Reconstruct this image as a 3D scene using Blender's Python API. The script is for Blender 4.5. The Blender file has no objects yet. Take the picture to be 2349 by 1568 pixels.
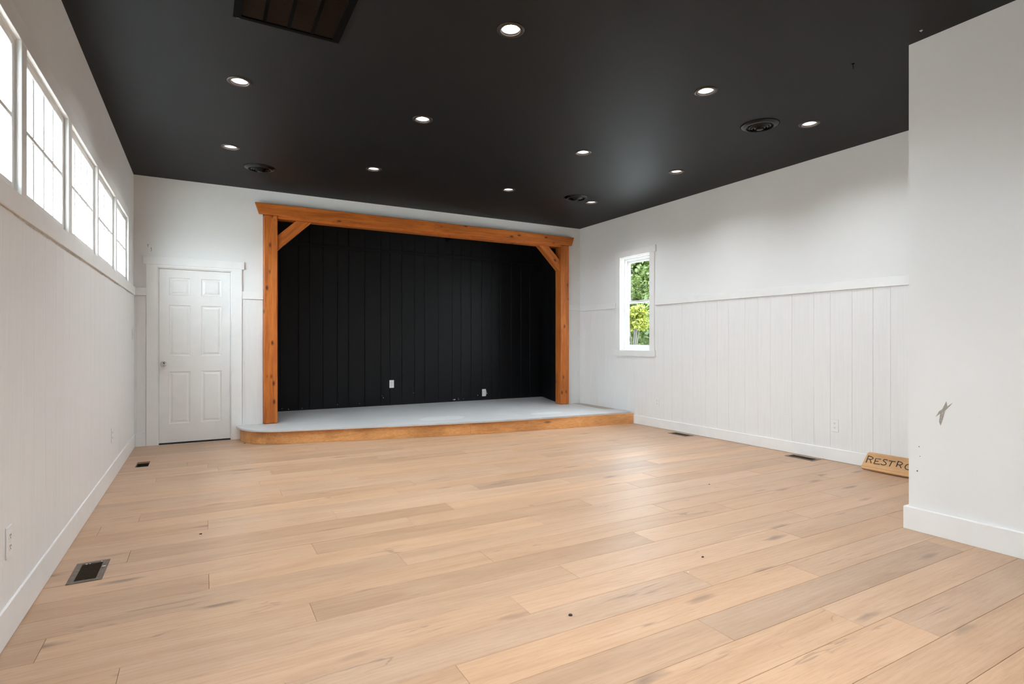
import bpy, bmesh, math, random
from mathutils import Vector, Matrix

random.seed(7)
scene = bpy.context.scene
C = scene.collection

# ------------------------------------------------------------------ room dimensions (metres)
H = 3.08            # ceiling height
EYE = 1.1876
XL, XR = -0.686, 5.512      # left / right wall faces
YB = 7.543                  # back wall face
YR = -6.0                   # rear wall (behind the camera)
PX, PY = 3.932, 1.848       # near partition: face and free end
STAGE_Y = 8.745             # back of the stage recess
DECK = 0.17                 # stage height

# ------------------------------------------------------------------ camera
cam_d = bpy.data.cameras.new('camera')
cam_d.sensor_fit = 'HORIZONTAL'
cam_d.sensor_width = 36.0
cam_d.lens = 36.0 * 1269.0 / 2349.0
cam_d.clip_start = 0.05
cam_d.clip_end = 300
cam = bpy.data.objects.new('camera', cam_d)
C.objects.link(cam)
cam.location = (0, 0, EYE)
cam.rotation_euler = (math.radians(90), 0, -math.atan(708.5 / 1269.0))
scene.camera = cam

# ------------------------------------------------------------------ world, sun, exposure
SKY = 14.0
world = bpy.data.worlds.new('world')
scene.world = world
world.use_nodes = True
bgn = world.node_tree.nodes['Background']
bgn.inputs['Color'].default_value = (0.82, 0.92, 1.0, 1)
bgn.inputs['Strength'].default_value = SKY

sun_d = bpy.data.lights.new('sun', 'SUN')
sun_d.energy = 7.0
sun_d.angle = math.radians(1.0)
sun_d.color = (1.0, 0.95, 0.86)
sun = bpy.data.objects.new('sun', sun_d)
C.objects.link(sun)
sun.rotation_euler = (math.radians(30), 0, 0)     # comes from behind the camera, high up
LAMP = 375.0

vs = scene.view_settings
vs.view_transform = 'Standard'
vs.look = 'None'
vs.gamma = 1.0
vs.use_curve_mapping = False
vs.exposure = 1.0

# ------------------------------------------------------------------ materials
M = {}

def new_mat(name):
    m = bpy.data.materials.new(name)
    m.use_nodes = True
    nt = m.node_tree
    return m, nt, nt.nodes['Principled BSDF'], nt.nodes, nt.links

def setp(b, color=None, rough=None, spec=None, metal=None):
    if color is not None:
        b.inputs['Base Color'].default_value = (*color, 1)
    if rough is not None:
        b.inputs['Roughness'].default_value = rough
    if spec is not None:
        b.inputs['Specular IOR Level'].default_value = spec
    if metal is not None:
        b.inputs['Metallic'].default_value = metal

def mapped(N, L, scale, src='Object', rnd=False):
    tc = N.new('ShaderNodeTexCoord')
    mp = N.new('ShaderNodeMapping')
    mp.inputs['Scale'].default_value = scale
    out = tc.outputs[src]
    if rnd:
        oi = N.new('ShaderNodeObjectInfo')
        mul = N.new('ShaderNodeMath'); mul.operation = 'MULTIPLY'; mul.inputs[1].default_value = 57.0
        L.new(oi.outputs['Random'], mul.inputs[0])
        cb = N.new('ShaderNodeCombineXYZ')
        L.new(mul.outputs[0], cb.inputs[0]); L.new(mul.outputs[0], cb.inputs[1]); L.new(mul.outputs[0], cb.inputs[2])
        ad = N.new('ShaderNodeVectorMath'); ad.operation = 'ADD'
        L.new(out, ad.inputs[0]); L.new(cb.outputs[0], ad.inputs[1])
        out = ad.outputs[0]
    L.new(out, mp.inputs['Vector'])
    return mp.outputs['Vector']

def noise(N, L, vec, scale=1.0, detail=4.0, rough=0.55, dist=0.0):
    n = N.new('ShaderNodeTexNoise')
    n.inputs['Scale'].default_value = scale
    n.inputs['Detail'].default_value = detail
    n.inputs['Roughness'].default_value = rough
    n.inputs['Distortion'].default_value = dist
    L.new(vec, n.inputs['Vector'])
    return n.outputs['Fac']

def ramp(N, L, fac, stops):
    r = N.new('ShaderNodeValToRGB')
    els = r.color_ramp.elements
    while len(els) < len(stops):
        els.new(0.5)
    for e, (p, c) in zip(els, stops):
        e.position = p
        e.color = (*c, 1) if len(c) == 3 else c
    L.new(fac, r.inputs['Fac'])
    return r.outputs['Color']

def mix(N, L, fac, a, b, mode='MIX'):
    m = N.new('ShaderNodeMix')
    m.data_type = 'RGBA'
    m.blend_type = mode
    for sock, v in ((m.inputs[0], fac), (m.inputs[6], a), (m.inputs[7], b)):
        if hasattr(v, 'is_linked'):
            L.new(v, sock)
        elif isinstance(v, (int, float)):
            sock.default_value = v
        else:
            sock.default_value = (*v, 1)
    return m.outputs[2]

def bump(N, L, b, height, strength=0.2, dist=0.002):
    bp = N.new('ShaderNodeBump')
    bp.inputs['Strength'].default_value = strength
    bp.inputs['Distance'].default_value = dist
    L.new(height, bp.inputs['Height'])
    L.new(bp.outputs['Normal'], b.inputs['Normal'])

def plain(name, color, rough=0.5, spec=0.5, metal=0.0, var=0.06, vscale=6.0):
    """paint / plastic / metal with slight procedural mottling"""
    m, nt, b, N, L = new_mat(name)
    setp(b, color, rough, spec, metal)
    v = mapped(N, L, (1, 1, 1))
    n = noise(N, L, v, vscale, 3)
    lo = tuple(c * (1 - var) for c in color); hi = tuple(min(1, c * (1 + var)) for c in color)
    L.new(ramp(N, L, n, [(0.3, lo), (0.7, hi)]), b.inputs['Base Color'])
    M[name] = m
    return m

def drywall(name, color, rough, bstr, bscale, spec=0.4):
    m, nt, b, N, L = new_mat(name)
    setp(b, color, rough, spec)
    v = mapped(N, L, (1, 1, 1))
    n = noise(N, L, v, 1.3, 3)
    lo = tuple(c * 0.97 for c in color)
    L.new(ramp(N, L, n, [(0.3, lo), (0.7, color)]), b.inputs['Base Color'])
    bump(N, L, b, noise(N, L, v, bscale, 2), bstr, 0.002)
    M[name] = m

def painted_board(name, color, rough, bstr, spec=0.4, mott=0.05):
    """painted rough-sawn vertical boards: grain runs up the board"""
    m, nt, b, N, L = new_mat(name)
    setp(b, color, rough, spec)
    v = mapped(N, L, (70, 70, 2.2), rnd=True)
    g = noise(N, L, v, 1.0, 5, 0.6, 0.6)
    v2 = mapped(N, L, (9, 9, 1.2), rnd=True)
    k = noise(N, L, v2, 1.0, 3, 0.5, 2.0)
    hgt = mix(N, L, 0.4, g, k)
    lo = tuple(c * (1 - mott) for c in color)
    L.new(ramp(N, L, g, [(0.3, lo), (0.65, color)]), b.inputs['Base Color'])
    bump(N, L, b, hgt, bstr, 0.003)
    M[name] = m

drywall('white_drywall', (0.80, 0.80, 0.79), 0.62, 0.10, 140)
painted_board('white_board', (0.81, 0.805, 0.795), 0.5, 0.07)
plain('white_trim', (0.82, 0.815, 0.80), 0.38, 0.45, var=0.02)
plain('white_vinyl', (0.86, 0.87, 0.88), 0.3, 0.5, var=0.01)
plain('white_plastic', (0.80, 0.80, 0.79), 0.3, 0.5, var=0.01)
plain('slot_dark', (0.03, 0.03, 0.03), 0.6)
drywall('black_ceiling', (0.0042, 0.0043, 0.0047), 0.55, 0.12, 160, 0.25)
painted_board('black_board', (0.0062, 0.0068, 0.0080), 0.5, 0.5, 0.22, 0.25)
plain('black_gloss', (0.0015, 0.0015, 0.0015), 0.22, 0.22)
plain('black_steel', (0.0012, 0.0011, 0.0010), 0.7, 0.04)
plain('fin_steel', (0.060, 0.037, 0.026), 0.6, 0.1)
plain('bronze', (0.055, 0.045, 0.036), 0.35, 0.5, 0.8, 0.3, 30)
plain('register_bronze', (0.17, 0.14, 0.115), 0.5, 0.4, 0.55, 0.3, 45)
plain('register_slat', (0.085, 0.062, 0.036), 0.5, 0.4, 0.4, 0.35, 60)
plain('duct_steel', (0.045, 0.047, 0.040), 0.5, 0.5, 0.5, 0.8, 30)
plain('nickel', (0.075, 0.060, 0.050), 0.35, 0.5, 0.9, 0.1, 20)
plain('chrome', (0.62, 0.62, 0.62), 0.12, 0.5, 1.0, 0.02)
plain('baffle', (0.0110, 0.0085, 0.0070), 0.6, 0.05, 0.0, 0.05)
plain('crumb_dark', (0.03, 0.025, 0.02), 0.8)
plain('crumb_pale', (0.75, 0.75, 0.72), 0.8)
plain('paint_chip', (0.70, 0.70, 0.68), 0.7)
plain('torn_paper', (0.36, 0.33, 0.29), 0.85, var=0.25, vscale=70)
plain('caulk', (0.50, 0.465, 0.42), 0.7, var=0.15, vscale=25)
plain('sign_ink', (0.012, 0.009, 0.012), 0.45)
plain('bark', (0.030, 0.026, 0.020), 0.9, var=0.3, vscale=9)

def leaf_mat(name, c1, c2):
    m, nt, b, N, L = new_mat(name)
    v = mapped(N, L, (1, 1, 1))
    n = noise(N, L, v, 3.0, 4)
    col = ramp(N, L, n, [(0.32, c1), (0.68, c2)])
    L.new(col, b.inputs['Base Color'])
    setp(b, None, 0.5, 0.3)
    tr = N.new('ShaderNodeBsdfTranslucent')
    L.new(col, tr.inputs['Color'])
    mx = N.new('ShaderNodeMixShader')
    mx.inputs[0].default_value = 0.4
    L.new(b.outputs[0], mx.inputs[1]); L.new(tr.outputs[0], mx.inputs[2])
    L.new(mx.outputs[0], nt.nodes['Material Output'].inputs['Surface'])
    M[name] = m
leaf_mat('leaf_green', (0.042, 0.066, 0.012), (0.082, 0.108, 0.020))
leaf_mat('leaf_mid', (0.030, 0.050, 0.011), (0.062, 0.086, 0.020))
leaf_mat('leaf_yellow', (0.085, 0.098, 0.011), (0.130, 0.138, 0.018))

def bounce_ground_mat():  # unseen ground, made pale and neutral to bounce light onto upper walls
    m, nt, b, N, L = new_mat('bounce_ground')
    v = mapped(N, L, (1, 1, 1))
    L.new(ramp(N, L, noise(N, L, v, 2.0, 6), [(0.3, (0.46, 0.46, 0.44)), (0.7, (0.56, 0.555, 0.53))]), b.inputs['Base Color'])
    setp(b, None, 0.9, 0.2)
    M['bounce_ground'] = m
bounce_ground_mat()

def glass_mat():
    m, nt, b, N, L = new_mat('window_glass')
    N.remove(b)
    t = N.new('ShaderNodeBsdfTransparent'); t.inputs['Color'].default_value = (0.95, 0.97, 0.965, 1)
    g = N.new('ShaderNodeBsdfGlossy'); g.inputs['Roughness'].default_value = 0.02
    fc = N.new('ShaderNodeLayerWeight'); fc.inputs['Blend'].default_value = 0.5
    pw = N.new('ShaderNodeMath'); pw.operation = 'POWER'; pw.inputs[1].default_value = 5.0
    L.new(fc.outputs['Facing'], pw.inputs[0])
    lw = N.new('ShaderNodeMath'); lw.operation = 'MULTIPLY_ADD'; lw.inputs[1].default_value = 0.5; lw.inputs[2].default_value = 0.025
    L.new(pw.outputs[0], lw.inputs[0])
    nz = noise(N, L, mapped(N, L, (1, 1, 1)), 3.0, 2)
    bp = N.new('ShaderNodeBump'); bp.inputs['Strength'].default_value = 0.02
    L.new(nz, bp.inputs['Height']); L.new(bp.outputs[0], g.inputs['Normal'])
    x = N.new('ShaderNodeMixShader')
    L.new(lw.outputs[0], x.inputs[0]); L.new(t.outputs[0], x.inputs[1]); L.new(g.outputs[0], x.inputs[2])
    L.new(x.outputs[0], nt.nodes['Material Output'].inputs['Surface'])
    M['window_glass'] = m
glass_mat()

def lens_mat():
    m, nt, b, N, L = new_mat('lamp_lens')
    N.remove(b)
    e = N.new('ShaderNodeEmission')
    e.inputs['Color'].default_value = (0.94, 0.97, 1.0, 1)
    e.inputs['Strength'].default_value = LAMP
    L.new(e.outputs[0], nt.nodes['Material Output'].inputs['Surface'])
    M['lamp_lens'] = m
lens_mat()

def oak_plank():
    m, nt, b, N, L = new_mat('oak_plank')
    oi = N.new('ShaderNodeObjectInfo')
    # broad tone along the board
    g1 = noise(N, L, mapped(N, L, (1.1, 9, 1), rnd=True), 1.0, 5, 0.6, 0.8)
    base = ramp(N, L, g1, [(0.30, (0.455, 0.282, 0.174)), (0.50, (0.512, 0.328, 0.207)), (0.72, (0.565, 0.376, 0.246))])
    # cathedral grain
    w = N.new('ShaderNodeTexWave')
    w.wave_type = 'BANDS'; w.bands_direction = 'Y'
    w.inputs['Scale'].default_value = 1.0
    w.inputs['Distortion'].default_value = 5.0
    w.inputs['Detail'].default_value = 2.0
    w.inputs['Detail Scale'].default_value = 0.6
    L.new(mapped(N, L, (1.0, 13, 1), rnd=True), w.inputs['Vector'])
    wr = ramp(N, L, w.outputs['Fac'], [(0.0, (0.93, 0.92, 0.91)), (0.6, (1, 1, 1))])
    base = mix(N, L, 0.55, base, wr, 'MULTIPLY')
    # fine open pores
    p = noise(N, L, mapped(N, L, (9, 190, 1), rnd=True), 1.0, 3, 0.6)
    pr = ramp(N, L, p, [(0.34, (0.86, 0.84, 0.82)), (0.5, (1, 1, 1))])
    base = mix(N, L, 0.7, base, pr, 'MULTIPLY')
    # greyish mineral streaks
    s = noise(N, L, mapped(N, L, (1.6, 22, 1), rnd=True), 1.0, 4, 0.65, 1.2)
    sr = ramp(N, L, s, [(0.66, (0, 0, 0)), (0.78, (1, 1, 1))])
    base = mix(N, L, sr, base, mix(N, L, 0.45, base, (0.27, 0.19, 0.135)))
    # knots
    vo = N.new('ShaderNodeTexVoronoi')
    vo.inputs['Scale'].default_value = 1.0
    vo.inputs['Randomness'].default_value = 1.0
    kn = N.new('ShaderNodeTexNoise'); kn.inputs['Scale'].default_value = 5.0; kn.inputs['Detail'].default_value = 3
    kv = mapped(N, L, (1.5, 6.5, 1), rnd=True)
    L.new(kv, kn.inputs['Vector'])
    kadd = N.new('ShaderNodeVectorMath'); kadd.operation = 'MULTIPLY_ADD'
    L.new(kn.outputs['Color'], kadd.inputs[0]); kadd.inputs[1].default_value = (0.22, 0.22, 0.0)
    L.new(kv, kadd.inputs[2]); L.new(kadd.outputs[0], vo.inputs['Vector'])
    kr = ramp(N, L, vo.outputs['Distance'], [(0.05, (1, 1, 1)), (0.19, (0, 0, 0))])
    sep = N.new('ShaderNodeSeparateColor'); L.new(vo.outputs['Color'], sep.inputs[0])
    gate = N.new('ShaderNodeMath'); gate.operation = 'GREATER_THAN'; gate.inputs[1].default_value = 0.50
    L.new(sep.outputs[0], gate.inputs[0])
    km = N.new('ShaderNodeMath'); km.operation = 'MULTIPLY'
    L.new(kr, km.inputs[0]); L.new(gate.outputs[0], km.inputs[1])
    km2 = N.new('ShaderNodeMath'); km2.operation = 'MULTIPLY'; km2.inputs[1].default_value = 0.75
    L.new(km.outputs[0], km2.inputs[0])
    base = mix(N, L, km2.outputs[0], base, (0.17, 0.115, 0.085))
    # thin drying cracks wandering along the grain
    ck = noise(N, L, mapped(N, L, (0.8, 7.5, 1), rnd=True), 1.0, 3, 0.5, 0.9)
    cr = ramp(N, L, ck, [(0.487, (0, 0, 0)), (0.4965, (1, 1, 1)), (0.5035, (1, 1, 1)), (0.513, (0, 0, 0))])
    cm = noise(N, L, mapped(N, L, (1.6, 5.0, 1), rnd=True), 1.0, 2)
    cmr = ramp(N, L, cm, [(0.58, (0, 0, 0)), (0.66, (0.6, 0.6, 0.6))])
    base = mix(N, L, mix(N, L, 1.0, cr, cmr, 'MULTIPLY'), base, (0.22, 0.145, 0.105))
    base = mix(N, L, 1.0, base, oi.outputs['Color'], 'MULTIPLY')
    L.new(base, b.inputs['Base Color'])
    setp(b, None, 0.40, 0.42)
    bump(N, L, b, p, 0.10, 0.001)
    M['oak_plank'] = m
oak_plank()

def stained_pine(name, lo, mid, hi, knot, gate_v=0.55, ks=(2.6, 8, 8)):
    m, nt, b, N, L = new_mat(name)
    g1 = noise(N, L, mapped(N, L, (1.4, 26, 26), rnd=True), 1.0, 6, 0.65, 1.0)
    base = ramp(N, L, g1, [(0.30, lo), (0.5, mid), (0.70, hi)])
    g2 = noise(N, L, mapped(N, L, (5, 130, 130), rnd=True), 1.0, 3, 0.6)
    base = mix(N, L, 0.6, base, ramp(N, L, g2, [(0.32, (0.72, 0.66, 0.6)), (0.55, (1, 1, 1))]), 'MULTIPLY')
    bl = noise(N, L, mapped(N, L, (2.0, 6, 6), rnd=True), 1.0, 4, 0.6)
    base = mix(N, L, 0.5, base, ramp(N, L, bl, [(0.34, (0.50, 0.42, 0.36)), (0.6, (1, 1, 1))]), 'MULTIPLY')
    vo = N.new('ShaderNodeTexVoronoi'); vo.inputs['Scale'].default_value = 1.0
    L.new(mapped(N, L, ks, rnd=True), vo.inputs['Vector'])
    kr = ramp(N, L, vo.outputs['Distance'], [(0.07, (1, 1, 1)), (0.20, (0, 0, 0))])
    sep = N.new('ShaderNodeSeparateColor'); L.new(vo.outputs['Color'], sep.inputs[0])
    gt = N.new('ShaderNodeMath'); gt.operation = 'GREATER_THAN'; gt.inputs[1].default_value = gate_v
    L.new(sep.outputs[0], gt.inputs[0])
    km = N.new('ShaderNodeMath'); km.operation = 'MULTIPLY'
    L.new(kr, km.inputs[0]); L.new(gt.outputs[0], km.inputs[1])
    base = mix(N, L, km.outputs[0], base, knot)
    L.new(base, b.inputs['Base Color'])
    setp(b, None, 0.45, 0.4)
    bump(N, L, b, g2, 0.25, 0.001)
    M[name] = m
stained_pine('stained_cedar', (0.42, 0.105, 0.014), (0.58, 0.165, 0.026), (0.68, 0.225, 0.045), (0.10, 0.022, 0.008), 0.25, (4.6, 1.5, 9.5))
stained_pine('riser_wood', (0.76, 0.36, 0.125), (0.86, 0.43, 0.16), (0.90, 0.49, 0.21), (0.30, 0.13, 0.05), 0.9)
stained_pine('sign_wood', (0.52, 0.27, 0.10), (0.60, 0.335, 0.14), (0.64, 0.37, 0.165), (0.45, 0.22, 0.08), 0.97)
stained_pine('bare_ply', (0.42, 0.34, 0.27), (0.47, 0.39, 0.31), (0.52, 0.44, 0.36), (0.3, 0.22, 0.16), 0.95)

def deck_paint():
    m, nt, b, N, L = new_mat('deck_paint')
    v = mapped(N, L, (1, 1, 1))
    n = noise(N, L, v, 2.2, 5)
    base = ramp(N, L, n, [(0.3, (0.525, 0.525, 0.525)), (0.7, (0.59, 0.59, 0.588))])
    st = noise(N, L, mapped(N, L, (2.5, 40, 1)), 1.0, 3)
    base = mix(N, L, ramp(N, L, st, [(0.70, (0, 0, 0)), (0.76, (1, 1, 1))]), base, (0.62, 0.63, 0.63))
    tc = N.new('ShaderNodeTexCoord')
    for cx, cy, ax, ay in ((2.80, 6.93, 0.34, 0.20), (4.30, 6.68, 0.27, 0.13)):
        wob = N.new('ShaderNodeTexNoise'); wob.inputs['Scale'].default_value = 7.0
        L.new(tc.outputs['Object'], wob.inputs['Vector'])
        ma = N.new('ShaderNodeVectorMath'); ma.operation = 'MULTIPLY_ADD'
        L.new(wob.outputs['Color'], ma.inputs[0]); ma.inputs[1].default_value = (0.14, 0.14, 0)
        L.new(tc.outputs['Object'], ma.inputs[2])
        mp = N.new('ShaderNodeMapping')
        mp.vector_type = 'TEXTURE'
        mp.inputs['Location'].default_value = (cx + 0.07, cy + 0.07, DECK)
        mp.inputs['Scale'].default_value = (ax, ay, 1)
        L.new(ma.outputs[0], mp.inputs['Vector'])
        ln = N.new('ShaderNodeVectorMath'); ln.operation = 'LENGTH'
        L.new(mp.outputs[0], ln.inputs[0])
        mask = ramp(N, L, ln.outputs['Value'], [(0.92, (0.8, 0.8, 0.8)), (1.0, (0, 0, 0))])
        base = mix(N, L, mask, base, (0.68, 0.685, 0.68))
    L.new(base, b.inputs['Base Color'])
    setp(b, None, 0.5, 0.4)
    M['deck_paint'] = m
deck_paint()

# ------------------------------------------------------------------ geometry helpers
def mesh_from(bm, name):
    bmesh.ops.recalc_face_normals(bm, faces=bm.faces)
    me = bpy.data.meshes.new(name)
    bm.to_mesh(me); bm.free()
    return me

def link(name, me, mat=None, parent=None, loc=(0, 0, 0), rot=None):
    o = bpy.data.objects.new(name, me)
    if mat and me is not None and len(me.materials) == 0:
        me.materials.append(M[mat])
    C.objects.link(o)
    o.location = loc
    if rot is not None:
        o.rotation_euler = rot
    if parent is not None:
        o.parent = parent
    return o

def tag(o, label=None, cat=None, kind=None, group=None):
    if label: o['label'] = label
    if cat: o['category'] = cat
    if kind: o['kind'] = kind
    if group: o['group'] = group
    return o

def thing(name, label, cat, loc=(0, 0, 0), kind=None, group=None, rotz=0.0):
    o = bpy.data.objects.new(name, None)
    o.empty_display_size = 0.1
    C.objects.link(o)
    o.location = loc
    o.rotation_euler = (0, 0, rotz)
    return tag(o, label, cat, kind, group)

def box_bm(bm, x0, x1, y0, y1, z0, z1):
    vsx = [bm.verts.new((x, y, z)) for x in (x0, x1) for y in (y0, y1) for z in (z0, z1)]
    for f in ((0, 1, 3, 2), (4, 6, 7, 5), (0, 4, 5, 1), (2, 3, 7, 6), (0, 2, 6, 4), (1, 5, 7, 3)):
        bm.faces.new([vsx[i] for i in f])

def box_mesh(name, x0, x1, y0, y1, z0, z1, bev=0.0, seg=1):
    bm = bmesh.new()
    box_bm(bm, x0, x1, y0, y1, z0, z1)
    if bev > 0:
        bmesh.ops.bevel(bm, geom=list(bm.edges), offset=bev, segments=seg, profile=0.5, affect='EDGES')
    return mesh_from(bm, name)

def wbox(name, mat, x0, x1, y0, y1, z0, z1, parent=None, bev=0.0, origin=None, seg=1):
    """world-space box as an object whose origin is its centre (parents are untransformed or translated Empties)"""
    cx, cy, cz = (x0 + x1) / 2, (y0 + y1) / 2, (z0 + z1) / 2
    me = box_mesh(name, x0 - cx, x1 - cx, y0 - cy, y1 - cy, z0 - cz, z1 - cz, bev, seg)
    pl = Vector((0, 0, 0)) if parent is None else abs_loc(parent)
    return link(name, me, mat, parent, Vector((cx, cy, cz)) - pl)

def abs_loc(o):
    v = Vector((0, 0, 0))
    while o is not None:
        v = v + Vector(o.location); o = o.parent
    return v

def prism(bm, pts, h0, h1, axis='Z'):
    """extrude a 2-D polygon"""
    def P(a, b, h):
        return {'Z': (a, b, h), 'Y': (a, h, b), 'X': (h, a, b)}[axis]
    lo = [bm.verts.new(P(a, b, h0)) for a, b in pts]
    hi = [bm.verts.new(P(a, b, h1)) for a, b in pts]
    bm.faces.new(lo); bm.faces.new(hi)
    n = len(pts)
    for i in range(n):
        bm.faces.new((lo[i], lo[(i + 1) % n], hi[(i + 1) % n], hi[i]))

def slab(name, axis, a0, a1, b0, b1, t0, t1, holes=()):
    """flat slab with rectangular holes (a0,a1,b0,b1); one clean mesh"""
    A = sorted({a0, a1, *[v for h in holes for v in h[:2] if a0 < v < a1]})
    B = sorted({b0, b1, *[v for h in holes for v in h[2:] if b0 < v < b1]})
    def filled(i, j):
        if i < 0 or j < 0 or i >= len(A) - 1 or j >= len(B) - 1: return False
        ca, cb = (A[i] + A[i + 1]) / 2, (B[j] + B[j + 1]) / 2
        return not any(h[0] < ca < h[1] and h[2] < cb < h[3] for h in holes)
    bm = bmesh.new(); vc = {}
    def V(i, j, t):
        k = (i, j, t)
        if k not in vc:
            a, b = A[i], B[j]
            vc[k] = bm.verts.new({'Z': (a, b, t), 'Y': (a, t, b), 'X': (t, a, b)}[axis])
        return vc[k]
    for i in range(len(A) - 1):
        for j in range(len(B) - 1):
            if not filled(i, j): continue
            for t in (t0, t1):
                bm.faces.new((V(i, j, t), V(i + 1, j, t), V(i + 1, j + 1, t), V(i, j + 1, t)))
            for di, dj, e in ((-1, 0, ((i, j), (i, j + 1))), (1, 0, ((i + 1, j), (i + 1, j + 1))),
                              (0, -1, ((i, j), (i + 1, j))), (0, 1, ((i, j + 1), (i + 1, j + 1)))):
                if not filled(i + di, j + dj):
                    (p, q), (r, s) = e
                    bm.faces.new((V(p, q, t0), V(r, s, t0), V(r, s, t1), V(p, q, t1)))
    return mesh_from(bm, name)

def lathe(bm, prof, seg=32, c=(0, 0, 0), close=False):
    """revolve (r, z) profile about z"""
    rings = []
    for r, z in prof:
        if r < 1e-6:
            rings.append([bm.verts.new((c[0], c[1], c[2] + z))])
        else:
            rings.append([bm.verts.new((c[0] + r * math.cos(2 * math.pi * k / seg), c[1] + r * math.sin(2 * math.pi * k / seg), c[2] + z)) for k in range(seg)])
    pairs = list(zip(rings, rings[1:]))
    if close: pairs.append((rings[-1], rings[0]))
    for a, b in pairs:
        for k in range(seg):
            k2 = (k + 1) % seg
            if len(a) == 1 and len(b) == 1: continue
            if len(a) == 1: bm.faces.new((a[0], b[k], b[k2]))
            elif len(b) == 1: bm.faces.new((a[k], b[0], a[k2]))
            else: bm.faces.new((a[k], b[k], b[k2], a[k2]))

def smooth(me):
    for p in me.polygons: p.use_smooth = True
    return me

def tube(bm, pts, r, seg=6):
    pts = [Vector(p) for p in pts]
    rings = []
    for i, p in enumerate(pts):
        d = (pts[min(i + 1, len(pts) - 1)] - pts[max(i - 1, 0)]).normalized()
        up = Vector((0, 0, 1)) if abs(d.z) < 0.9 else Vector((1, 0, 0))
        a = d.cross(up).normalized(); b = d.cross(a).normalized()
        rings.append([bm.verts.new(p + a * r * math.cos(2 * math.pi * k / seg) + b * r * math.sin(2 * math.pi * k / seg)) for k in range(seg)])
    for u, v in zip(rings, rings[1:]):
        for k in range(seg):
            bm.faces.new((u[k], v[k], v[(k + 1) % seg], u[(k + 1) % seg]))
    bm.faces.new(rings[0]); bm.faces.new(rings[-1])

# ------------------------------------------------------------------ FLOOR: sub-floor slab + individual oak planks
REG = [(-0.588, -0.443, 3.418, 3.712), (5.285, 5.430, 5.003, 5.300), (5.300, 5.446, 3.356, 3.656)]   # register plates
OPEN = (-0.566, -0.460, 6.313, 6.571)                                                             # uncovered duct hole
CUTS = [(a + 0.026, b - 0.026, c + 0.024, d - 0.024) for a, b, c, d in REG] + [OPEN]
Y0 = -0.058                 # first plank row starts here
PW, PLN = 0.1935, 1.92      # plank width / length
floor = link('floor', slab('floor', 'Z', XL - 0.02, XR + 0.1, Y0, YB + 0.1, -0.06, -0.016, CUTS), 'oak_plank')
floor.color = (0.55, 0.5, 0.45, 1)
tag(floor, 'pale oak plank floor of the hall', 'floor', 'structure')
fr = link('floor_rear', slab('floor_rear', 'Z', XL - 0.02, XR + 0.1, YR, Y0, -0.06, 0.0), 'oak_plank')
tag(fr, 'oak floor continuing behind the viewpoint', 'floor', 'structure')

KNOWN = {0: 1.848, 1: 0.81, 2: 0.25, 3: 1.25, 4: 1.655, 5: 0.423, 6: -0.549, 7: 0.951, 8: 0.025, 9: 0.558, 10: 1.20,
         11: 1.56, 12: 0.795, 13: 0.028, 14: 1.35, 15: -0.374, 16: 0.537, 20: 0.54, 21: 1.567, 23: 1.96}
TONE = {(0, 1.848): 0.86, (9, 0.558): 0.89, (8, -1.895): 0.88, (5, 0.423): 0.87, (11, -0.36): 0.86, (15, -0.374): 0.90,
        (20, 0.54): 0.86, (13, 1.948): 0.88, (23, 0.04): 0.87, (21, -0.353): 0.9, (10, 3.12): 0.88, (12, 0.795): 1.08,
        (11, 1.56): 1.06, (0, 3.768): 1.0, (6, -2.469): 0.88, (4, 1.655): 1.05, (3, -0.67): 1.05, (12, -1.125): 1.03, (1, -1.11): 0.95}
rng = random.Random(3)
plank_cache = {}

def plank_mesh(lx, ly):
    k = (round(lx, 4), round(ly, 4))
    if k not in plank_cache:
        bm = bmesh.new()
        g, b = 0.0006, 0.0012
        x, y = lx / 2 - g, ly / 2 - g
        t0 = [bm.verts.new(p) for p in ((-x, -y, -0.016), (x, -y, -0.016), (x, y, -0.016), (-x, y, -0.016))]
        t1 = [bm.verts.new(p) for p in ((-x, -y, -b), (x, -y, -b), (x, y, -b), (-x, y, -b))]
        x -= b; y -= b
        t2 = [bm.verts.new(p) for p in ((-x, -y, 0), (x, -y, 0), (x, y, 0), (-x, y, 0))]
        bm.faces.new(t2); bm.faces.new(t0)
        for a, c in ((t0, t1), (t1, t2)):
            for i in range(4):
                bm.faces.new((a[i], a[(i + 1) % 4], c[(i + 1) % 4], c[i]))
        plank_cache[k] = mesh_from(bm, 'plank')
        plank_cache[k].materials.append(M['oak_plank'])
    return plank_cache[k]

def add_plank(x0, x1, y0, y1, tone):
    cut = [h for h in CUTS if h[0] < x1 and h[1] > x0 and h[2] < y1 and h[3] > y0]
    cx, cy = (x0 + x1) / 2, (y0 + y1) / 2
    if cut:
        hh = [(h[0] - cx, h[1] - cx, h[2] - cy, h[3] - cy) for h in cut]
        me = slab('plank', 'Z', x0 - cx + 0.0012, x1 - cx - 0.0012, y0 - cy + 0.0012, y1 - cy - 0.0012, -0.016, 0.0, hh)
        me.materials.append(M['oak_plank'])
    else:
        me = plank_mesh(x1 - x0, y1 - y0)
    o = link('plank', me, None, floor, (cx, cy, 0))
    w = rng.uniform(-0.03, 0.03)
    o.color = (tone * (1 + w), tone, tone * (1 - w * 1.5), 1)

row = -8
while True:
    y0 = 1.49 + PW * row
    if y0 > YB: break
    y1 = min(y0 + PW, YB)
    j = KNOWN.get(row, rng.uniform(-0.6, 1.3))
    while j > XL: j -= PLN
    while j < XR:
        x0, x1 = max(j, XL), min(j + PLN, XR)
        if x1 - x0 > 0.02:
            key = next((t for (r, xs), t in TONE.items() if r == row and abs(xs - j) < 0.03), None)
            tone = key if key else min(1.09, max(0.87, rng.gauss(0.995, 0.042)))
            add_plank(x0, x1, y0, y1, tone)
        j += PLN
    row += 1

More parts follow.
